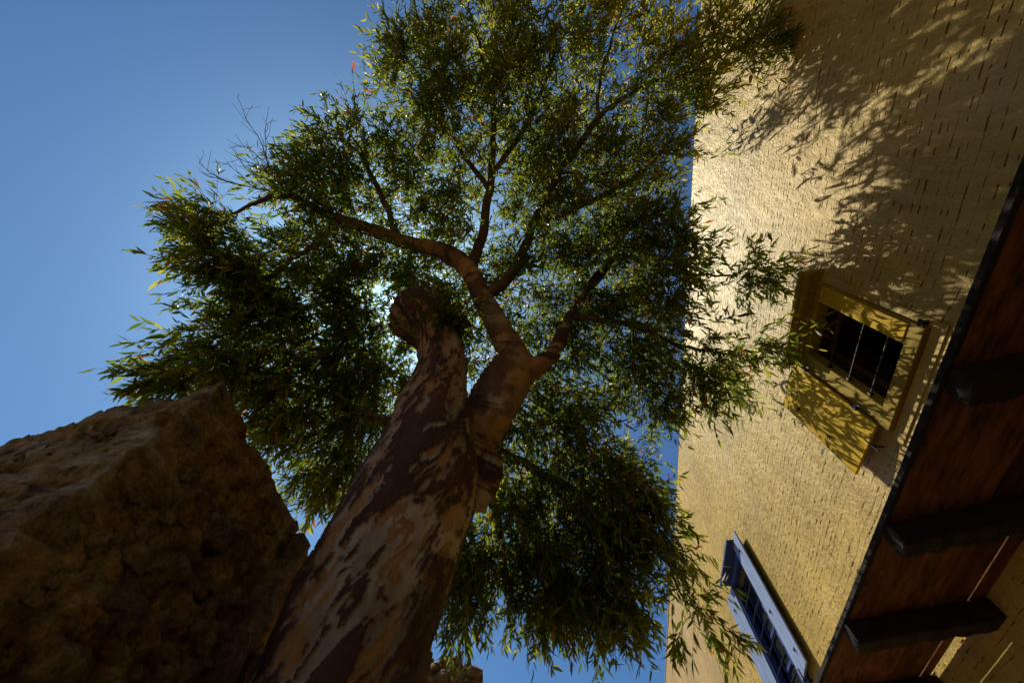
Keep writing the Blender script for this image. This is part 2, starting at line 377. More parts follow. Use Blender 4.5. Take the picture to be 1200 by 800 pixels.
# raised edge strip on the near jamb, lit copy of the frame's darkened paint
boxes('jamb_board', [(2.94, 2.954, 1.712, 1.888, z(2.96), z(3.97))], M_YEL, yw, 0.003)
boxes('canopy', [(2.76, DX+0.02, 1.56, 2.74, z(4.055), z(4.105))], M_FRAME, yw, 0.006)
boxes('canopy_batten', [(2.80, 2.86, 1.575, 2.725, z(4.03), z(4.054))], M_FRAME, yw, 0.004)
for k in range(3):
    bm = bmesh.new(); zz = z(3.13+0.27*k)
    tube_bm(bm, [(2.985, 1.885, zz), (2.985, 2.2, zz+0.003), (2.985, 2.565, zz)], [0.0085]*3, 8)
    box(bm, 2.965, 3.0, 2.52, 2.548, zz-0.016, zz+0.016)
    link('bar', bm_mesh('bar', bm), M_IRON, yw)
boxes('sash', [(3.16, 3.2, 1.914, 1.955, z(2.964), z(3.956)), (3.16, 3.2, 2.495, 2.536, z(2.964), z(3.956)), (3.16, 3.2, 1.956, 2.494, z(2.964), z(3.01)),
               (3.16, 3.2, 1.956, 2.494, z(3.91), z(3.956))], M_SASH, yw, 0.003)
boxes('recess_shade_lining', [(3.06, XB+0.5, 1.901, 1.912, z(2.951), z(3.969)), (3.06, XB+0.5, 2.538, 2.549, z(2.951), z(3.969)), (3.06, XB+0.5, 1.913, 2.537, z(2.951), z(2.962)), (3.06, XB+0.5, 1.913, 2.537, z(3.958), z(3.969))], M_ROOM, yw, 0)  # dark boards added so the recess reads near-black, its shade in their colour
boxes('plaster_surround', [(2.984, DX+0.01, 1.62, 1.695, z(2.70), z(4.06)), (2.986, DX+0.01, 1.62, 2.80, z(2.70), z(2.815))], M_WALL, yw, 0.004)
# its shutter, folded back over the wall
def shutter(name, hx, hy, ox, oy, z0, z1, mt, nplank, label, fs_=1):                 # fs_: which side faces the street
    L = math.hypot(ox-hx, oy-hy); a = math.atan2(oy-hy, ox-hx)
    Mt = Matrix.Translation((hx, hy, z0)) @ Matrix.Rotation(a, 4, 'Z')     # local x runs along the leaf, y is its thickness
    bm = bmesh.new()
    box(bm, 0.02, L-0.02, *sorted((-fs_*0.012, -fs_*0.018)), 0.02, z1-z0-0.02, Mt)
    sh = part(link(name, bm_mesh(name, bm, bevel=0.003), mt), house); sh['label'] = label
    wd = L/nplank
    for k in range(nplank):
        bm = bmesh.new(); box(bm, k*wd+0.0005, (k+1)*wd-0.0005, -0.0115 if fs_ > 0 else -0.014, 0.014 if fs_ > 0 else 0.0115, 0.0+0.003*(k % 2), z1-z0, Mt)
        link('board', bm_mesh('board', bm, bevel=0.002), mt, sh)
    for v in (0.16, z1-z0-0.26):
        bm = bmesh.new(); box(bm, 0.05, L-0.05, *sorted((-fs_*0.0185, -fs_*0.034)), v, v+0.08, Mt); link('batten', bm_mesh('batten', bm, bevel=0.003), mt, sh)
    return sh, Mt, L
def on(Mt, bm): bmesh.ops.transform(bm, matrix=Mt, verts=bm.verts[:]); return bm
sh, Mt, L = shutter('shutter', 2.935, 2.74, 2.895, 3.37, z(2.92), z(4.12), M_YEL, 2, 'yellow plank shutter folded open against the wall')
def ring(bm, c, r, th, axis='y'):
    pts = [(c[0]+r*math.cos(k/12*2*math.pi), c[1], c[2]+r*math.sin(k/12*2*math.pi)) for k in range(13)]
    tube_bm(bm, pts, [th]*13, 6, False)
def hardware(sh, Mt, L, spots, side):
    for (u, v) in spots:
        bm = bmesh.new(); box(bm, u-0.016, u+0.016, side*0.0145-0.0028, side*0.0145+0.0028, v-0.022, v+0.022)
        ring(bm, (u, side*0.03, v-0.012), 0.02, 0.0045); box(bm, u-0.004, u+0.004, min(side*0.0145, side*0.034), max(side*0.0145, side*0.034), v-0.004, v+0.014)
        link('shutter_ring', bm_mesh('shutter_ring', on(Mt, bm)), M_IRON, sh)
hardware(sh, Mt, L, ((0.5, 0.93), (0.49, 0.42)), 1)
for v in (0.27, 1.02):
    bm = bmesh.new(); box(bm, -0.05, 0.018, -0.021, -0.0145, v-0.018, v+0.018); tube_bm(bm, [(-0.012, 0.02, v-0.035), (-0.012, 0.02, v+0.035)], [0.013]*2, 8)
    box(bm, -0.05, 0.018, 0.0145, 0.021, v-0.018, v+0.018)
    link('hinge', bm_mesh('hinge', on(Mt, bm)), M_IRON, sh)
bm = bmesh.new(); tube_bm(bm, [(3.0, 2.96, z(2.86)), (2.93, 2.945, z(2.86)), (2.885, 2.93, z(2.865))], [0.009, 0.008, 0.006], 8)
tube_bm(bm, [(2.89, 2.93, z(2.79)), (2.885, 2.93, z(2.95))], [0.008]*2, 8); part(link('shutter_catch', bm_mesh('shutter_catch', bm), M_IRON), house)
bm = bmesh.new(); tube_bm(bm, [(3.01, 1.66, z(2.86)), (2.94, 1.66, z(2.86))], [0.022, 0.018], 8); box(bm, 2.93, 2.942, 1.63, 1.69, z(2.83), z(2.88))
part(link('iron_peg', bm_mesh('iron_peg', bm), M_IRON), house)

# --- blue window door
bw = boxes('window', [(2.96, XB+0.25, 7.06, 7.2, z(2.75), z(4.60)), (2.96, XB+0.25, 8.12, 8.26, z(2.75), z(4.60)), (2.955, XB+0.25, 7.05, 8.27, z(4.603), z(4.72)),
                      (2.95, XB+0.25, 7.05, 8.27, z(2.66), z(2.748))], M_BLUED, None, 0.006)
part(bw, house); bw['label'] = 'dark blue window door with glazed leaves behind iron bars'
boxes('canopy', [(2.80, DX+0.02, 6.98, 8.36, z(4.75), z(4.80))], M_BLUED, bw, 0.006)
lf = [(3.12, 3.17, 7.21, 7.27, z(2.76), z(4.59)), (3.12, 3.17, 7.62, 7.70, z(2.76), z(4.59)), (3.12, 3.17, 8.05, 8.11, z(2.76), z(4.59))]
boxes('door_leaf', lf, M_BLUED, bw, 0.003)
for k in range(5):
    zz = z(2.76+k*0.455)
    for ya, yb in ((7.271, 7.619), (7.701, 8.049)):
        boxes('muntin', [(3.125, 3.165, ya, yb, zz-0.02 if k else zz, zz+0.03 if k < 4 else zz+0.01)], M_BLUED, bw, 0.002)
        if k < 4: boxes('pane', [(3.143, 3.148, ya-0.003, yb+0.003, zz+0.025, zz+0.44)], M_GLASS, bw, 0)
for k in range(7):
    zz = z(2.95+k*0.25); bm = bmesh.new()
    tube_bm(bm, [(2.99, 7.19, zz), (2.98, 7.66, zz), (2.99, 8.13, zz)], [0.009]*3, 6); link('bar', bm_mesh('bar', bm), M_IRON, bw)
s1, Mt1, L1 = shutter('shutter', 2.945, 7.17, 2.90, 6.66, z(2.76), z(4.74), M_BLUE, 2, 'blue plank shutter folded back towards the yellow window', -1)
hardware(s1, Mt1, L1, ((0.36, 0.22), (0.2, 0.8), (0.3, 1.75)), -1)
s2, Mt2, L2 = shutter('shutter', 2.945, 8.16, 2.90, 8.66, z(2.76), z(4.62), M_BLUE, 2, 'blue plank shutter folded back away from the yellow window')
hardware(s2, Mt2, L2, ((0.36, 0.3), (0.3, 1.6)), 1)
bm = bmesh.new(); tube_bm(bm, [(3.0, 7.0, z(2.70)), (2.87, 6.98, z(2.70))], [0.011]*2, 8); tube_bm(bm, [(2.875, 6.98, z(2.62)), (2.875, 6.98, z(2.82))], [0.010]*2, 8)
part(link('shutter_catch', bm_mesh('shutter_catch', bm), M_IRON), house)

# --- plank balcony
bal = boxes('balcony', [(2.052, 2.086, -1.6, 6.3, z(1.792), z(1.832))], M_BEAM, None, 0.004); part(bal, house); bal['label'] = 'plank balcony on dark skewed beams'
for x0, x1 in ((2.09, 2.399), (2.404, 2.650), (2.657, 2.884), (2.898, 2.998)):
    y = -1.6
    for e in sorted((R.uniform(1.4, 1.6)*0+{2.09: 2.42, 2.404: 3.55, 2.657: 2.45, 2.898: 3.62}[x0], 6.3)):
        if e-y < 0.1: continue
        if y > 3: x1 = min(x1, 2.968)
        boxes('plank', [(x0, x1, y, e-0.004, z(1.80)+R.uniform(-0.004, 0.004), z(1.835))], M_PLANK, bal, 0.004); y = e
for yo, yi in ((0.22, 0.05), (1.42, 1.22), (2.62, 2.40), (3.80, 3.53), (4.98, 4.68), (6.1, 5.85)):
    a = Vector((2.075, yo, z(1.655))); c = Vector((3.04, yi, z(1.655))); d = (c-a).normalized(); s = Vector((-d.y, d.x, 0))
    bm = bmesh.new(); n_ = 14; rows = []
    for k in range(n_+1):
        p = a+(c-a)*k/n_; wv = 0.085+R.uniform(-0.009, 0.008); zb = R.uniform(-0.014, 0.010); p = p+s*R.uniform(-0.006, 0.006)
        rows.append([bm.verts.new(p+s*wv+Vector((0, 0, zb))), bm.verts.new(p-s*wv+Vector((0, 0, zb))), bm.verts.new(p-s*wv+Vector((0, 0, 0.142))), bm.verts.new(p+s*wv+Vector((0, 0, 0.142)))])
    for q0, q1 in zip(rows, rows[1:]):
        for i in range(4): bm.faces.new((q0[i], q0[(i+1) % 4], q1[(i+1) % 4], q1[i]))
    bm.faces.new(rows[0][::-1]); bm.faces.new(rows[-1])
    bmesh.ops.recalc_face_normals(bm, faces=bm.faces[:])
    link('beam', bm_mesh('beam', bm, bevel=0.011), M_BEAM, bal)

# ================================================================== ruined walls on the left
def grid_block(nx, ny, nz, fn):
    """watertight box surface; fn maps unit coordinates to positions"""
    ids = {}; V = []; F = []
    def vid(i, j, k):
        key = (i, j, k)
        if key not in ids: ids[key] = len(V); V.append((i/nx, j/ny, k/nz))
        return ids[key]
    for i in range(nx):
        for j in range(ny):
            F.append((vid(i, j, 0), vid(i, j+1, 0), vid(i+1, j+1, 0), vid(i+1, j, 0))); F.append((vid(i, j, nz), vid(i+1, j, nz), vid(i+1, j+1, nz), vid(i, j+1, nz)))
    for i in range(nx):
        for k in range(nz):
            F.append((vid(i, 0, k), vid(i+1, 0, k), vid(i+1, 0, k+1), vid(i, 0, k+1))); F.append((vid(i, ny, k), vid(i, ny, k+1), vid(i+1, ny, k+1), vid(i+1, ny, k)))
    for j in range(ny):
        for k in range(nz):
            F.append((vid(0, j, k), vid(0, j, k+1), vid(0, j+1, k+1), vid(0, j+1, k))); F.append((vid(nx, j, k), vid(nx, j+1, k), vid(nx, j+1, k+1), vid(nx, j, k+1)))
    return fn(np.array(V)), np.array(F)
def rough(p, amp=1.0):
    q = np.stack([fbm(p*1.1+s, 3) for s in (0, 31, 57)], -1)*0.014
    lay = np.stack([fbm(p*np.array([1.3, 1.3, 6.0])+np.array([0, 0, 1])*p[:, :1]*1.5+s, 4, 0.6) for s in (5, 71, 9)], -1)*0.024
    ch = fbm(p*np.array([5, 5, 8])+3, 4, 0.6); ledge = fbm(p*np.array([2.2, 2.2, 9])+40, 3, 0.5)
    crack = np.exp(-(fbm(p*np.array([1.7, 1.7, 2.6])+77, 4, 0.55)/0.035)**2)
    pits = np.clip(ch-0.2, 0, 1)*0.09+np.where(ledge > 0.12, 0.026, 0)+0.035*crack+0.014*fbm(p*17, 3, 0.6)
    q = q+lay; q[..., 2] *= 0.8
    return p+amp*(q-pits[..., None]*np.array([0.75, -0.75, 0.15]))
AX = -2.42
def fnA(u):
    x = np.interp(u[:, 0], [0, 0.15, 1], [-6.5, -4.9, AX]); y = 1.13+u[:, 1]*1.5
    s = (AX-x); zt = ZE+2.26-0.36*np.minimum(s, 3.2)-0.075*(y-1.13)
    zz = np.where(u[:, 2] < 0.12, u[:, 2]/0.12*1.75, 1.75+(u[:, 2]-0.12)/0.88*(zt-1.75))
    p = np.stack([x, y, zz], -1)
    p[:, 0] += (p[:, 2]/3.9)*0.0
    return rough(p)
v, f = grid_block(150, 76, 150, fnA); meA = quads_np('masonry', v, f); meA.polygons.foreach_set('use_smooth', [True]*len(meA.polygons))
ruin = tag(empty('rubble_ruin', (-4.4, 1.9, 0)), 'massive crumbling brown rubble wall corner with sloping top beside the tree trunk', 'ruin')
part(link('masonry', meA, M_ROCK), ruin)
def stone_mesh(seed):
    bm = bmesh.new(); bmesh.ops.create_icosphere(bm, subdivisions=2, radius=1); rr = random.Random(seed)
    off = np.array([rr.uniform(0, 90) for _ in range(3)])
    for q in bm.verts:
        c = np.array(q.co); k = 1+0.38*vnoise((c*1.2+off)[None])[0]+0.14*vnoise((c*3+off)[None])[0]; q.co = Vector(np.sign(c)*np.abs(c)**0.75*k)
    return bm_mesh('stone', bm)
STONES = []
for k in range(8):
    me = stone_mesh(k); me.materials.append(M_STONE_R if k in (2, 6) else M_STONE); STONES.append(me)
ruinR = None
def stones(par, spots):
    for (x, y, zz, s, flat) in spots:
        o = bpy.data.objects.new('stone', STONES[R.choice((2, 6, 0, 1)) if par is ruinR else R.choice((0, 1, 3, 4, 5, 7))]); COL.objects.link(o)
        sc = [s*R.uniform(0.8, 1.5), s*R.uniform(0.8, 1.5), s*R.uniform(0.5, 0.85)]; sc[flat] = 0.02+s*0.42
        if flat == 1: rot = (0, R.uniform(-0.3, 0.5), R.uniform(-0.15, 0.15))
        else: rot = (R.uniform(-0.4, 0.4), 0, R.uniform(-0.15, 0.15))
        o.matrix_world = Matrix.Translation((x, y, zz)) @ Matrix.Rotation(rot[0], 4, 'X') @ Matrix.Rotation(rot[1], 4, 'Y') @ Matrix.Rotation(rot[2], 4, 'Z') @ Matrix.Diagonal((*sc, 1))
        part(o, par)
sp = []
for k in range(75): sp.append((AX-0.02+R.uniform(-0.035, 0.01), R.uniform(1.2, 2.55), R.uniform(1.9, 3.7), R.choice((0.03, 0.04, 0.05, 0.07, 0.1, 0.13)), 0))
for k in range(60):
    x = R.uniform(-4.6, AX-0.1); sp.append((x, 1.15+R.uniform(-0.01, 0.04), R.uniform(2.0, ZE+2.1-0.36*(AX-x)), R.uniform(0.03, 0.085), 1))
stones(ruin, sp)
# wall behind it, past a vertical joint
def fnB(u):
    x = -6.0+u[:, 0]*(6.0+AX-0.03); y = 2.74+u[:, 1]*2.6
    zt = ZE+2.12+0.02*np.sin(y*5)-0.02*(y-2.74)
    return rough(np.stack([x, y, u[:, 2]*zt], -1)+np.array([0, 0, 0]), 0.8)
v, f = grid_block(70, 80, 130, fnB); meB = quads_np('masonry', v, f); meB.polygons.foreach_set('use_smooth', [True]*len(meB.polygons))
ruinB = tag(empty('rubble_ruin', (-4.2, 4.0, 0)), 'lower stretch of rubble wall glimpsed between the massive wall corner and the trunk', 'ruin')
part(link('masonry', meB, M_ROCK), ruinB); ruinR = ruinB
stones(ruinB, [(AX-0.03+R.uniform(-0.02, 0.02), R.uniform(2.8, 4.6), R.uniform(1.9, 3.6), R.uniform(0.05, 0.1), 0) for k in range(40)])
# pier with a paler dressed edge closing the joint
boxesP = bmesh.new()
def fnP(u):
    x = AX-0.5+u[:, 0]*0.58; y = 2.61+u[:, 1]*0.17
    return rough(np.stack([x, y, u[:, 2]*(ZE+2.10)], -1), 0.35)
v, f = grid_block(14, 8, 110, fnP); meP = quads_np('pier', v, f); meP.polygons.foreach_set('use_smooth', [True]*len(meP.polygons))
part(link('pier', meP, M_STONE), ruin)
# ruin far down the lane
def fnC(u):
    x = -5.5+u[:, 0]*3.72; y = 7.4+u[:, 1]*0.8
    zt = ZE+3.16+0.24*fbm(np.stack([x*3.4, y*2.2, x*0], -1), 4, 0.6)-0.28*np.clip((x+2.25)/0.4, 0, 1)
    return rough(np.stack([x, y, u[:, 2]*zt], -1), 0.9)
v, f = grid_block(110, 26, 120, fnC); meC = quads_np('masonry', v, f); meC.polygons.foreach_set('use_smooth', [True]*len(meC.polygons))
ruinC = tag(empty('rubble_ruin', (-3.6, 7.8, 0)), 'jagged top of a rubble wall down the lane behind the tree trunk', 'ruin')
part(link('masonry', meC, M_ROCK), ruinC)
stones(ruinC, [(R.uniform(-2.9, -1.85), 7.38, R.uniform(3.6, 4.75), R.uniform(0.05, 0.13), 1) for k in range(26)])

# ================================================================== the eucalyptus
edges = [(800, 300, 505), (700, 352, 525), (620, 395, 547), (560, 427, 562), (500, 459, 550), (440, 483, 546), (405, 487, 542)]
pa, pb = P(402, 800, 3.4), P(505, 372, 5.25)
tp, tr_ = [], []
for (yy, xa, xb) in edges:
    r_ = ray((xa+xb)/2, yy); d0 = pb-pa; wv = EYE-pa                       # nearest approach of the sight line and the leaning axis
    A_ = np.array([[1, -r_.dot(d0)], [r_.dot(d0), -d0.dot(d0)]]); tt, ss = np.linalg.solve(A_, [-r_.dot(wv), -d0.dot(wv)])
    ang = math.acos(np.clip(ray(xa, yy).dot(ray(xb, yy)), -1, 1)); tp.append(EYE+r_*tt); tr_.append(tt*math.sin(ang/2))
d_ = (tp[0]-tp[1])/(tp[0][2]-tp[1][2])
base = tp[0]-d_*tp[0][2]*0.9; base[2] = -0.1
tp = [base, tp[0]*0.5+base*0.5]+tp; tr_ = [0.85, 0.62]+tr_
tp += [P(506, 386, 5.2), P(497, 374, 5.26), P(491, 365, 5.34), P(488, 360, 5.42)]; tr_ += [0.37, 0.41, 0.43, 0.38]
tree = tag(empty('eucalyptus_tree', tuple(base*[1, 1, 0])), 'large eucalyptus with mottled peeling trunk, sawn-off leader and drooping narrow leaves', 'tree')
TR = {}                                                        # skeleton nodes: (position, radius)
bm = bmesh.new()
def big(pts, rad, n=6, seg=24):
    s = spline(pts, n); rr = spline(np.array(rad)[:, None].repeat(3, 1), n)[:, 0]
    tube_bm(bm, s, np.maximum(rr, 0.01), seg); return s, rr
ts, trr = big(tp, tr_, 6, 40)
fork = [(520, 575, 4.35, .30), (545, 528, 4.45, .30), (566, 492, 4.55, .31), (586, 458, 4.7, .30), (600, 430, 4.85, .29), (597, 408, 5.0, .2), (585, 385, 5.15, .165), (565, 348, 5.4, .15), (547, 316, 5.6, .15), (520, 296, 5.8, .135), (480, 286, 6.0, .11), (440, 271, 6.2, .09), (400, 258, 6.4, .075), (366, 243, 6.6, .055)]
fs, fr = big([P(a, b, c) for a, b, c, d in fork], [d for *_, d in fork], 5, 24)
side = [(595, 440, 4.8, .2), (622, 433, 4.85, .15), (642, 420, 4.95, .11), (656, 398, 5.15, .085), (668, 370, 5.5, .07), (692, 335, 5.9, .055), (725, 300, 6.2, .04), (770, 285, 6.3, .03)]
ss_, sr_ = big([P(a, b, c) for a, b, c, d in side], [d for *_, d in side], 5, 16)
bul = [(548, 590, 4.2, .2), (563, 560, 4.3, .2), (574, 540, 4.35, .13), (579, 533, 4.45, .06)]
bs_, br_ = big([P(a, b, c) for a, b, c, d in bul], [d for *_, d in bul], 5, 14)
tmp = bpy.data.meshes.new('tmp'); bm.to_mesh(tmp); bm.free(); to = bpy.data.objects.new('tmp', tmp); COL.objects.link(to)
rmod = to.modifiers.new('r', 'REMESH'); rmod.mode = 'VOXEL'; rmod.voxel_size = 0.013
smod = to.modifiers.new('s', 'SMOOTH'); smod.iterations = 12; smod.factor = 0.5
dg = bpy.context.evaluated_depsgraph_get(); tme = bpy.data.meshes.new_from_object(to.evaluated_get(dg)); tme.name = 'trunk'
bpy.data.objects.remove(to); bpy.data.meshes.remove(tmp)
nv = len(tme.vertices); co = np.empty(nv*3, np.float32); tme.vertices.foreach_get('co', co); co = co.reshape(-1, 3).astype(float)
no = np.empty(nv*3, np.float32); tme.vertices.foreach_get('normal', no); no = no.reshape(-1, 3).astype(float)
# peeling bark: long flakes that spiral up the stem
ax = ts; iz = np.clip(np.searchsorted(ax[:, 2], co[:, 2]), 0, len(ax)-1); cx = ax[iz]
th = np.arctan2(co[:, 1]-cx[:, 1], co[:, 0]-cx[:, 0]); zr = co[:, 2]
tw = th-0.75*zr
q3 = np.stack([np.cos(tw)*2.2, np.sin(tw)*2.2, zr*1.7], -1)
wq = q3+0.45*np.stack([fbm(q3*1.6+k, 3) for k in (11, 23, 47)], -1)
fl = fbm(wq*1.25+4, 5, 0.62)+0.5*fbm(wq*np.array([3.2, 3.2, 2.0])+9, 4, 0.6)+0.22*fbm(q3*np.array([13, 13, 4.5]), 3)
thick = np.clip((fl-0.07)/0.06, 0, 1)
layer2 = np.clip((fbm(wq*1.9+60, 5, 0.6)-0.12)/0.05, 0, 1)*(1-thick)      # fresher, tan wood where a plate has just dropped
lump = fbm(co*np.array([1.6, 1.6, 0.9]), 3)*0.035; small = fbm(co*np.array([9, 9, 5]), 4)*0.007
rings_ = (0.03*np.abs(np.sin(zr*10+fbm(co*2.5, 3)*3))+0.03*np.clip(fbm(co*6+8, 3), 0, 1))*np.clip((zr-5.1)/0.7, 0, 1)*np.clip(1-(np.linalg.norm(co[:, :2]-ts[-1][:2], axis=1)-0.6)/0.2, 0, 1)
md = np.full(len(co), 9.0)
for k in range(8, len(fs)): md = np.minimum(md, np.linalg.norm(co-fs[k], axis=1)-fr[k])
lim = np.clip(1-(md-0.02)/0.10, 0, 1)
co2 = co+no*(lump*(1-0.6*lim)+small+(thick*0.02-layer2*0.008)*(1-0.6*lim)-rings_)[:, None]
tme.vertices.foreach_set('co', co2.astype(np.float32).ravel())
at = tme.attributes.new('bark', 'FLOAT', 'POINT'); at.data.foreach_set('value', np.clip(thick*(1-0.45*lim)+0.8*lim*np.clip(fbm(co*np.array([3, 3, 2]), 4, 0.6)*1.6+0.35, 0, 1)+0.3*np.clip((zr-5.2)/0.6, 0, 1)*(1-lim), 0, 1).astype(np.float32))
tme.attributes.new('tan', 'FLOAT', 'POINT').data.foreach_set('value', np.clip(layer2+0.9*lim*np.clip(fbm(co*1.7+5, 3)+0.8, 0, 1), 0, 1).astype(np.float32))
tme.polygons.foreach_set('use_smooth', [True]*len(tme.polygons)); tme.materials.clear(); tme.update()
part(link('trunk', tme, M_BARK), tree)

skel_p = [fs[18:], ss_[8:]]; skel_r = [fr[18:], sr_[8:]]
def limb(pts, name='limb', n=6, seg=9):
    b_ = bmesh.new(); p3 = spline([P(a, b, c) for a, b, c, d in pts], n); rr = spline(np.array([d for *_, d in pts])[:, None].repeat(3, 1), n)[:, 0]
    p3[1:-1] += rng.normal(0, 0.012, (len(p3)-2, 3)); tube_bm(b_, p3, np.maximum(rr, 0.006), seg)
    me = bm_mesh(name, b_, True); me.attributes.new('bark', 'FLOAT', 'POINT').data.foreach_set('value', [0.85]*len(me.vertices))
    part(link(name, me, M_BARK), tree); skel_p.append(p3); skel_r.append(rr)
limb([(550, 320, 5.58, .09), (566, 272, 6.0, .075), (575, 212, 6.5, .06), (578, 142, 7.0, .045), (566, 70, 7.4, .03), (548, 10, 7.7, .016)])
limb([(567, 350, 5.38, .095), (606, 312, 5.7, .08), (634, 240, 6.2, .06), (688, 155, 6.7, .045), (735, 112, 6.9, .035), (800, 84, 7.0, .02), (850, 60, 6.6, .012)])
limb([(700, 148, 6.75, .035), (704, 90, 7.1, .026), (722, 30, 7.4, .015)])
limb([(470, 288, 6.05, .05), (440, 215, 6.6, .04), (410, 170, 6.9, .022), (370, 160, 7.0, .012)])
limb([(400, 258, 6.4, .05), (340, 230, 6.4, .04), (300, 238, 6.2, .028), (255, 262, 5.8, .014)])
limb([(400, 258, 6.4, .045), (350, 300, 6.0, .034), (300, 330, 5.7, .024), (265, 300, 5.6, .012)])
limb([(468, 498, 5.0, .075), (425, 488, 5.3, .06), (375, 505, 5.5, .045), (328, 526, 5.5, .03)])
limb([(440, 492, 5.2, .055), (390, 465, 5.5, .045), (320, 440, 5.5, .03), (255, 425, 5.3, .018), (200, 438, 5.2, .010)])
limb([(668, 370, 5.5, .05), (735, 380, 5.7, .04), (800, 405, 5.6, .026), (850, 415, 5.4, .012)])
limb([(730, 298, 6.2, .035), (790, 318, 5.9, .024), (850, 322, 5.6, .014), (905, 312, 5.5, .008)])
limb([(580, 200, 6.6, .045), (620, 140, 7.0, .035), (650, 60, 7.4, .022), (640, 10, 7.6, .012)])
limb([(574, 225, 6.4, .045), (520, 150, 7.0, .034), (490, 90, 7.3, .02), (470, 60, 7.4, .010)])
limb([(560, 548, 4.9, .07), (580, 600, 5.2, .055), (590, 660, 5.3, .035), (600, 710, 5.3, .018)])
limb([(555, 520, 4.95, .07), (600, 535, 5.15, .065), (650, 560, 5.25, .05), (705, 590, 5.3, .035)])
limb([(700, 588, 5.3, .035), (740, 620, 5.4, .03), (780, 660, 5.4, .018), (800, 700, 5.3, .010), (830, 725, 5.2, .006)])
limb([(650, 255, 6.1, .05), (715, 225, 6.4, .04), (765, 190, 6.6, .024), (795, 150, 6.7, .012)])

# crown: clusters (sight line, angular radius, distance, distance spread, how many)
BL_ = [(560, 45, 85, 7.4, .6, 16), (505, 95, 62, 7.2, .5, 13), (630, 70, 70, 7.4, .6, 11), (715, 55, 85, 7.2, .5, 12), (790, 70, 48, 6.9, .3, 7), (840, 45, 38, 6.5, .25, 4), (875, 40, 25, 6.2, .15, 2), (825, 115, 24, 6.5, .2, 3),
       (760, 165, 52, 6.6, .3, 8), (610, 150, 85, 7.0, .6, 17), (690, 190, 75, 6.6, .5, 14), (545, 170, 80, 7.0, .6, 18), (372, 195, 36, 6.9, .3, 6), (430, 185, 70, 6.8, .5, 15), (358, 235, 44, 6.5, .4, 8), (480, 235, 80, 6.6, .6, 18), (400, 290, 65, 6.3, .5, 14),
       (248, 262, 18, 5.7, .2, 3), (262, 300, 34, 5.6, .3, 6), (292, 348, 34, 5.6, .3, 7), (330, 310, 48, 5.9, .4, 10), (330, 370, 38, 5.6, .3, 7),
       (205, 438, 18, 5.2, .2, 3), (258, 422, 38, 5.3, .3, 8), (320, 425, 52, 5.5, .3, 12), (400, 425, 55, 5.6, .4, 13), (330, 480, 50, 5.5, .3, 11), (395, 510, 62, 5.5, .4, 15), (450, 460, 52, 5.7, .4, 13), (385, 560, 30, 5.4, .2, 6), (440, 390, 48, 5.9, .3, 10),
       (590, 255, 85, 6.4, .6, 19), (690, 265, 75, 6.2, .5, 16), (765, 250, 40, 6.1, .25, 6), (640, 335, 85, 6.0, .5, 21), (730, 335, 70, 6.0, .4, 15), (555, 400, 50, 6.0, .4, 10), (690, 415, 75, 5.8, .4, 17), (765, 415, 45, 5.6, .3, 9), (790, 330, 32, 5.8, .2, 6), (800, 285, 18, 5.9, .1, 2), (640, 465, 60, 5.6, .4, 13), (500, 315, 42, 6.2, .4, 9), (532, 362, 20, 4.95, .08, 4), (520, 340, 16, 5.3, .1, 2), (415, 335, 36, 6.1, .4, 8), (470, 320, 26, 6.6, .3, 4), (400, 375, 34, 5.9, .3, 6), (560, 330, 40, 6.3, .4, 6), (650, 200, 60, 6.9, .4, 7), (735, 285, 42, 6.3, .3, 6), (700, 110, 55, 7.2, .4, 5), (480, 60, 30, 7.3, .3, 4), (580, 15, 60, 7.6, .4, 7), (680, 15, 60, 7.4, .4, 5),
       (850, 405, 32, 5.35, .15, 2), (880, 325, 22, 5.5, .1, 2), (815, 450, 28, 5.4, .1, 3), (775, 465, 26, 5.5, .2, 4), (890, 395, 18, 5.3, .1, 1),
       (630, 525, 75, 5.5, .4, 16), (695, 545, 65, 5.5, .4, 14), (725, 590, 55, 5.4, .3, 11), (600, 600, 75, 5.4, .4, 18), (680, 640, 75, 5.4, .4, 18), (750, 615, 38, 5.4, .25, 7), (555, 680, 45, 5.3, .3, 10), (630, 690, 50, 5.3, .3, 10), (700, 695, 40, 5.3, .2, 8), (545, 640, 40, 5.4, .3, 8), (785, 640, 16, 5.4, .1, 2), (730, 690, 24, 5.3, .15, 4), (812, 705, 8, 5.25, .05, 1)]
cl = []
HOLES = [(455, 350, 20), (380, 385, 14), (290, 292, 20), (300, 395, 14), (775, 520, 34), (775, 235, 12), (640, 14, 12)]
for (x, y, r_, t_, sp_, n_) in BL_:
    for k in range(int(n_*2.0)):
        for _ in range(12):
            a = rng.uniform(0, 2*math.pi); q = r_*0.85*math.sqrt(rng.uniform()); X_, Y_ = x+q*math.cos(a), y+q*math.sin(a)
            if all(math.hypot(X_-h[0], Y_-h[1]) > h[2]*0.6+6 for h in HOLES): cl.append(P(X_, Y_, t_+rng.normal(0, sp_*0.6))); break
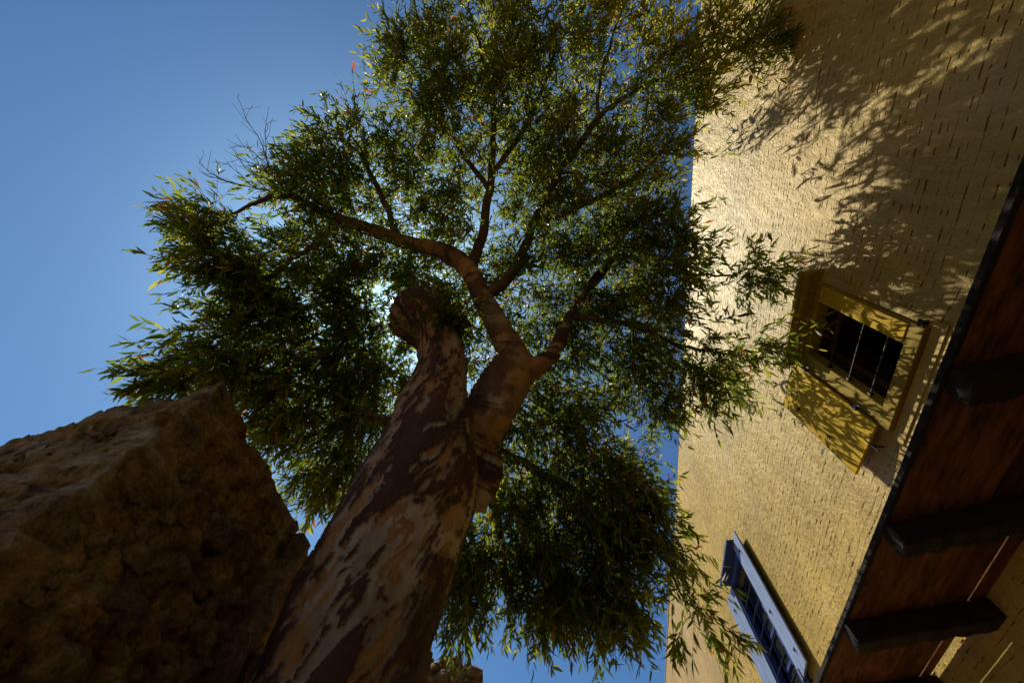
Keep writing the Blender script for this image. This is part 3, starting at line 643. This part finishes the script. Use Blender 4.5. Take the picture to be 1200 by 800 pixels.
# boughs high over the lane on the house side: they are what dapples the wall with shade
SHADE = [([(850, 205), (900, 130), (960, 50), (1010, 0), (1200, 0), (1200, 230), (1130, 205), (1060, 165), (1000, 160), (930, 175)], 11),
         ([(1000, 215), (1090, 190), (1200, 170), (1200, 260), (1120, 275), (1050, 245)], 5), ([(930, 318), (1200, 240), (1190, 330), (1090, 370), (1000, 325)], 6)]
def inside(x, y, pl):
    c = False
    for (x0, y0), (x1, y1) in zip(pl, pl[1:]+pl[:1]):
        if (y0 > y) != (y1 > y) and x < (x1-x0)*(y-y0)/(y1-y0)+x0: c = not c
    return c
for pl, n_ in SHADE:
    k = 0
    for _ in range(4000):
        x, y = rng.uniform(840, 1200), rng.uniform(0, 380)
        if not inside(x, y, pl): continue
        r_ = ray(x, y); p_ = EYE+r_*(DX/r_[0])+SUN*rng.uniform(0.8, 5.0); q_ = project(p_)
        if q_[0] < 800 and 8.6 > np.linalg.norm(p_-EYE) and any(math.hypot(q_[0]-b_[0], q_[1]-b_[1]) < b_[2]*0.95 for b_ in BL_): cl.append(p_); k += 1
        if k >= n_: break
k = 0
for _ in range(3000):                                          # low bough that throws its shade on the yellow shutter
    p_ = np.array([2.9, rng.uniform(2.7, 3.25), ZE+rng.uniform(3.0, 4.0)])+SUN*rng.uniform(0.8, 2.0); q_ = project(p_)
    if 760 < q_[0] < 865 and 380 < q_[1] < 480: cl.append(p_); k += 1
    if k >= 6: break
cl = np.array(cl)
# grow a branch from the nearest wood to every cluster, nearest clusters first
SP = np.vstack(skel_p); SR = np.concatenate(skel_r)
tb = bmesh.new(); todo = list(range(len(cl))); nodes_p, nodes_r = SP, SR
dist = np.array([np.min(np.linalg.norm(nodes_p-c, axis=1)) for c in cl]); done = np.zeros(len(cl), bool); near_dir = np.zeros_like(cl)
for _ in range(len(cl)):
    i = int(np.argmin(np.where(done, 1e9, dist))); done[i] = True; c = cl[i]
    d2 = np.linalg.norm(nodes_p-c, axis=1)+0.25*(nodes_r < 0.006)
    j = int(np.argmin(d2)); a0 = nodes_p[j]; ln = np.linalg.norm(c-a0)
    mid = (a0+c)/2+rng.normal(0, 0.08*ln, 3)+np.array([0, 0, 0.08*ln])
    pp = spline([a0, mid, c], 4); r0 = min(nodes_r[j]*0.75, 0.008+0.011*ln); rr = np.linspace(max(r0, 0.005), 0.0042, len(pp))
    tube_bm(tb, pp, rr, 5, False); near_dir[i] = unit(c-mid)
    nodes_p = np.vstack([nodes_p, pp[2:]]); nodes_r = np.concatenate([nodes_r, rr[2:]])
    dn = np.min(np.linalg.norm(cl[:, None, :]-pp[None, 2:, :], axis=2), axis=1); dist = np.minimum(dist, dn)
# twigs and leaves, all at once
centre = P(590, 330, 6.0)
tw_p, tw_d, tw_l, tw_t = [], [], [], []
for i, c in enumerate(cl):
    px = project(c); yel = 0.30+0.35*np.clip((260-px[1])/260, 0, 1)*np.clip((px[0]-380)/350, 0, 1)+rng.normal(0, 0.09)
    outw = unit(c-centre)
    for k in range(rng.integers(9, 13)):
        tw_p.append(c+rng.normal(0, 0.07, 3)); tw_d.append(near_dir[i]*0.45+outw*0.35+rng.normal(0, 0.8, 3)); tw_l.append(rng.uniform(0.25, 0.56)); tw_t.append(yel)
# single hanging sprays in front of the house and at the crown's edge
for (a, b_, t_) in ((905, 45, 6.1), (915, 55, 6.05), (890, 300, 5.45), (905, 330, 5.4), (835, 745, 5.2), (855, 738, 5.15), (795, 745, 5.2), (222, 300, 5.6), (222, 250, 5.7), (178, 446, 5.1)):
    p_ = P(a, b_, t_); j = int(np.argmin(np.linalg.norm(nodes_p-p_, axis=1))); pp = spline([nodes_p[j], (nodes_p[j]+p_)/2+[0, 0, .05], p_], 4)
    tube_bm(tb, pp, np.linspace(0.006, 0.003, len(pp)), 4, False)
    for k in range(5): tw_p.append(pp[-1-k % 3]); tw_d.append(unit(p_-nodes_p[j])+rng.normal(0, 0.35, 3)); tw_l.append(rng.uniform(0.18, 0.32)); tw_t.append(0.4)
un = lambda v: v/np.linalg.norm(v, axis=-1, keepdims=True)
tw_p, tw_d, tw_l, tw_t = map(np.array, (tw_p, tw_d, tw_l, tw_t)); K = len(tw_p); ST = 5
d = un(tw_d); TP = [tw_p]
for s_ in range(ST):
    d = un(d+np.array([0, 0, -0.15])+rng.normal(0, 0.14, (K, 3))); TP.append(TP[-1]+d*(tw_l/ST)[:, None])
TP = np.stack(TP, 1)                                            # K x 6 x 3
sa = un(np.cross(TP[:, -1]-TP[:, 0], rng.normal(0, 1, (K, 3)))); sb = un(np.cross(TP[:, -1]-TP[:, 0], sa)); rad = np.linspace(0.0033, 0.0013, ST+1)
RV = np.stack([TP+(sa*math.cos(q)+sb*math.sin(q))[:, None, :]*rad[None, :, None] for q in (0, 2.094, 4.189)], 2).reshape(-1, 3)
q = []
for s_ in range(ST):
    for e in range(3): q.append((s_*3+e, s_*3+(e+1) % 3, s_*3+3+(e+1) % 3, s_*3+3+e))
RF = (np.arange(K)[:, None, None]*(ST+1)*3+np.array(q)[None]).reshape(-1, 4)
part(link('twigs', quads_np('twigs', RV, RF), M_TWIG), tree)['kind'] = 'stuff'
NL = 13; u_ = np.clip(np.linspace(0.08, 0.999, NL)[None, :]+rng.normal(0, 0.03, (K, NL)), 0.02, 0.999)*ST; i0 = u_.astype(int); fr_ = (u_-i0)[..., None]
kk = np.arange(K)[:, None]; A0, A1 = TP[kk, i0], TP[kk, i0+1]
LB = (A0+(A1-A0)*fr_).reshape(-1, 3); dv = un(A1-A0).reshape(-1, 3); n_l = len(LB)
sd_ = un(np.cross(dv, rng.normal(0, 1, (n_l, 3))))
LD = un(dv*rng.uniform(0.3, 1.0, (n_l, 1))+sd_*rng.uniform(0.4, 1.1, (n_l, 1))+np.array([0, 0, -1])*rng.uniform(0.15, 0.9, (n_l, 1)))
LN = un(np.cross(LD, rng.normal(0, 1, (n_l, 3)))); LL = np.clip(rng.normal(0.118, 0.03, n_l), 0.05, 0.2)
LT = np.clip(np.repeat(tw_t, NL)+rng.normal(0, 0.17, n_l), 0, 0.92); LT[rng.uniform(size=n_l) < 0.018] = 1.0
# bare dead sprig on the left edge of the crown
dead = bmesh.new()
root = P(345, 232, 6.6)
def deadtwig(p, d, ln, r_, lev):
    pts = [p]
    for s in range(5): d = unit(d+rng.normal(0, 0.16, 3)); pts.append(pts[-1]+d*ln/5)
    tube_bm(dead, pts, np.linspace(r_, r_*0.45, 6), 4, False)
    if lev:
        for s in (1, 2, 3, 4, 5): deadtwig(pts[s], unit(d+rng.normal(0, 0.55, 3)), ln*rng.uniform(0.4, 0.65), r_*0.55, lev-1)
for tx, ty in ((258, 158), (292, 152), (240, 208)): q = P(tx, ty, 6.6); deadtwig(root, q-root, np.linalg.norm(q-root)*0.8, 0.013, 2)
part(link('dead_twigs', bm_mesh('dead_twigs', dead, True), M_TWIG), tree)['kind'] = 'stuff'
part(link('branchlets', bm_mesh('branchlets', tb, True), M_TWIG), tree)['kind'] = 'stuff'
SD = np.cross(LD, LN); SD /= np.linalg.norm(SD, axis=1)[:, None]
dcam = np.linalg.norm(LB-EYE, axis=1); pxl = project(LB+LD*LL[:, None]*0.5); pxe = project(LB); pxt = project(LB+LD*LL[:, None])
size = np.linalg.norm(pxe-pxt, axis=1); inf = (pxl[:, 0] > 5) & (pxl[:, 0] < 1195) & (pxl[:, 1] > 5) & (pxl[:, 1] < 795)
edge = size/np.maximum(dcam, 1)**2*inf
pick = np.argsort(-edge)[:298]; rest = np.ones(len(LB), bool); rest[pick] = False
TEMPL = np.array([(0, 0), (0.28, 0.5), (0.28, -0.5), (0.62, 0.42), (0.62, -0.42), (1, 0)])
def leaf_verts(b_, d, s, n_, L_, wd, cv, sk_):
    V = []
    for (u, h) in TEMPL: V.append(b_+d*(L_*u)[:, None]+s*(wd*h+L_*sk_*u*(1-u))[:, None]+n_*(L_*cv*u*u)[:, None])
    return np.stack(V, 1)
idx = np.where(rest)[0]; N = len(idx)
wd = LL[idx]*rng.uniform(0.15, 0.23, N); V = leaf_verts(LB[idx], LD[idx], SD[idx], LN[idx], LL[idx], wd, rng.normal(0, 0.12, N), rng.normal(0, 0.22, N)).reshape(-1, 3)
F3 = np.array([[0, 2, 1], [1, 2, 3], [2, 4, 3], [3, 4, 5]]); FF = (np.arange(N)[:, None, None]*6+F3[None]).reshape(-1, 3)
fm = quads_np('foliage', V, FF); fm.attributes.new('tint', 'FLOAT', 'POINT').data.foreach_set('value', np.repeat(LT[idx], 6).astype(np.float32))
fm.polygons.foreach_set('use_smooth', [True]*len(fm.polygons))
part(link('foliage', fm, M_LEAF), tree)['kind'] = 'stuff'
lms = []
for k in range(6):
    v_ = leaf_verts(*(np.array([a], float) for a in ((0, 0, 0), (1, 0, 0), (0, 1, 0), (0, 0, 1))), np.array([1.0]), np.array([0.19]), np.array([rng.normal(0, 0.12)]), np.array([rng.normal(0, 0.2)]))[0]
    me = quads_np('leaf', v_, F3); me.attributes.new('tint', 'FLOAT', 'POINT').data.foreach_set('value', [0.1+0.13*k]*6); me.materials.append(M_LEAF); lms.append(me)
for i in pick:
    o = bpy.data.objects.new('leaf', lms[min(5, int(LT[i]*6.5))]); COL.objects.link(o)
    Rm = Matrix((LD[i], SD[i], np.cross(LD[i], SD[i]))).transposed().to_4x4()
    o.matrix_world = Matrix.Translation(LB[i]) @ Rm @ Matrix.Scale(float(LL[i]), 4); part(o, tree)
print('leaves', len(LB), 'clusters', len(cl), 'bricks', len(singles), 'skin faces', len(BF), 'trunk verts', nv)
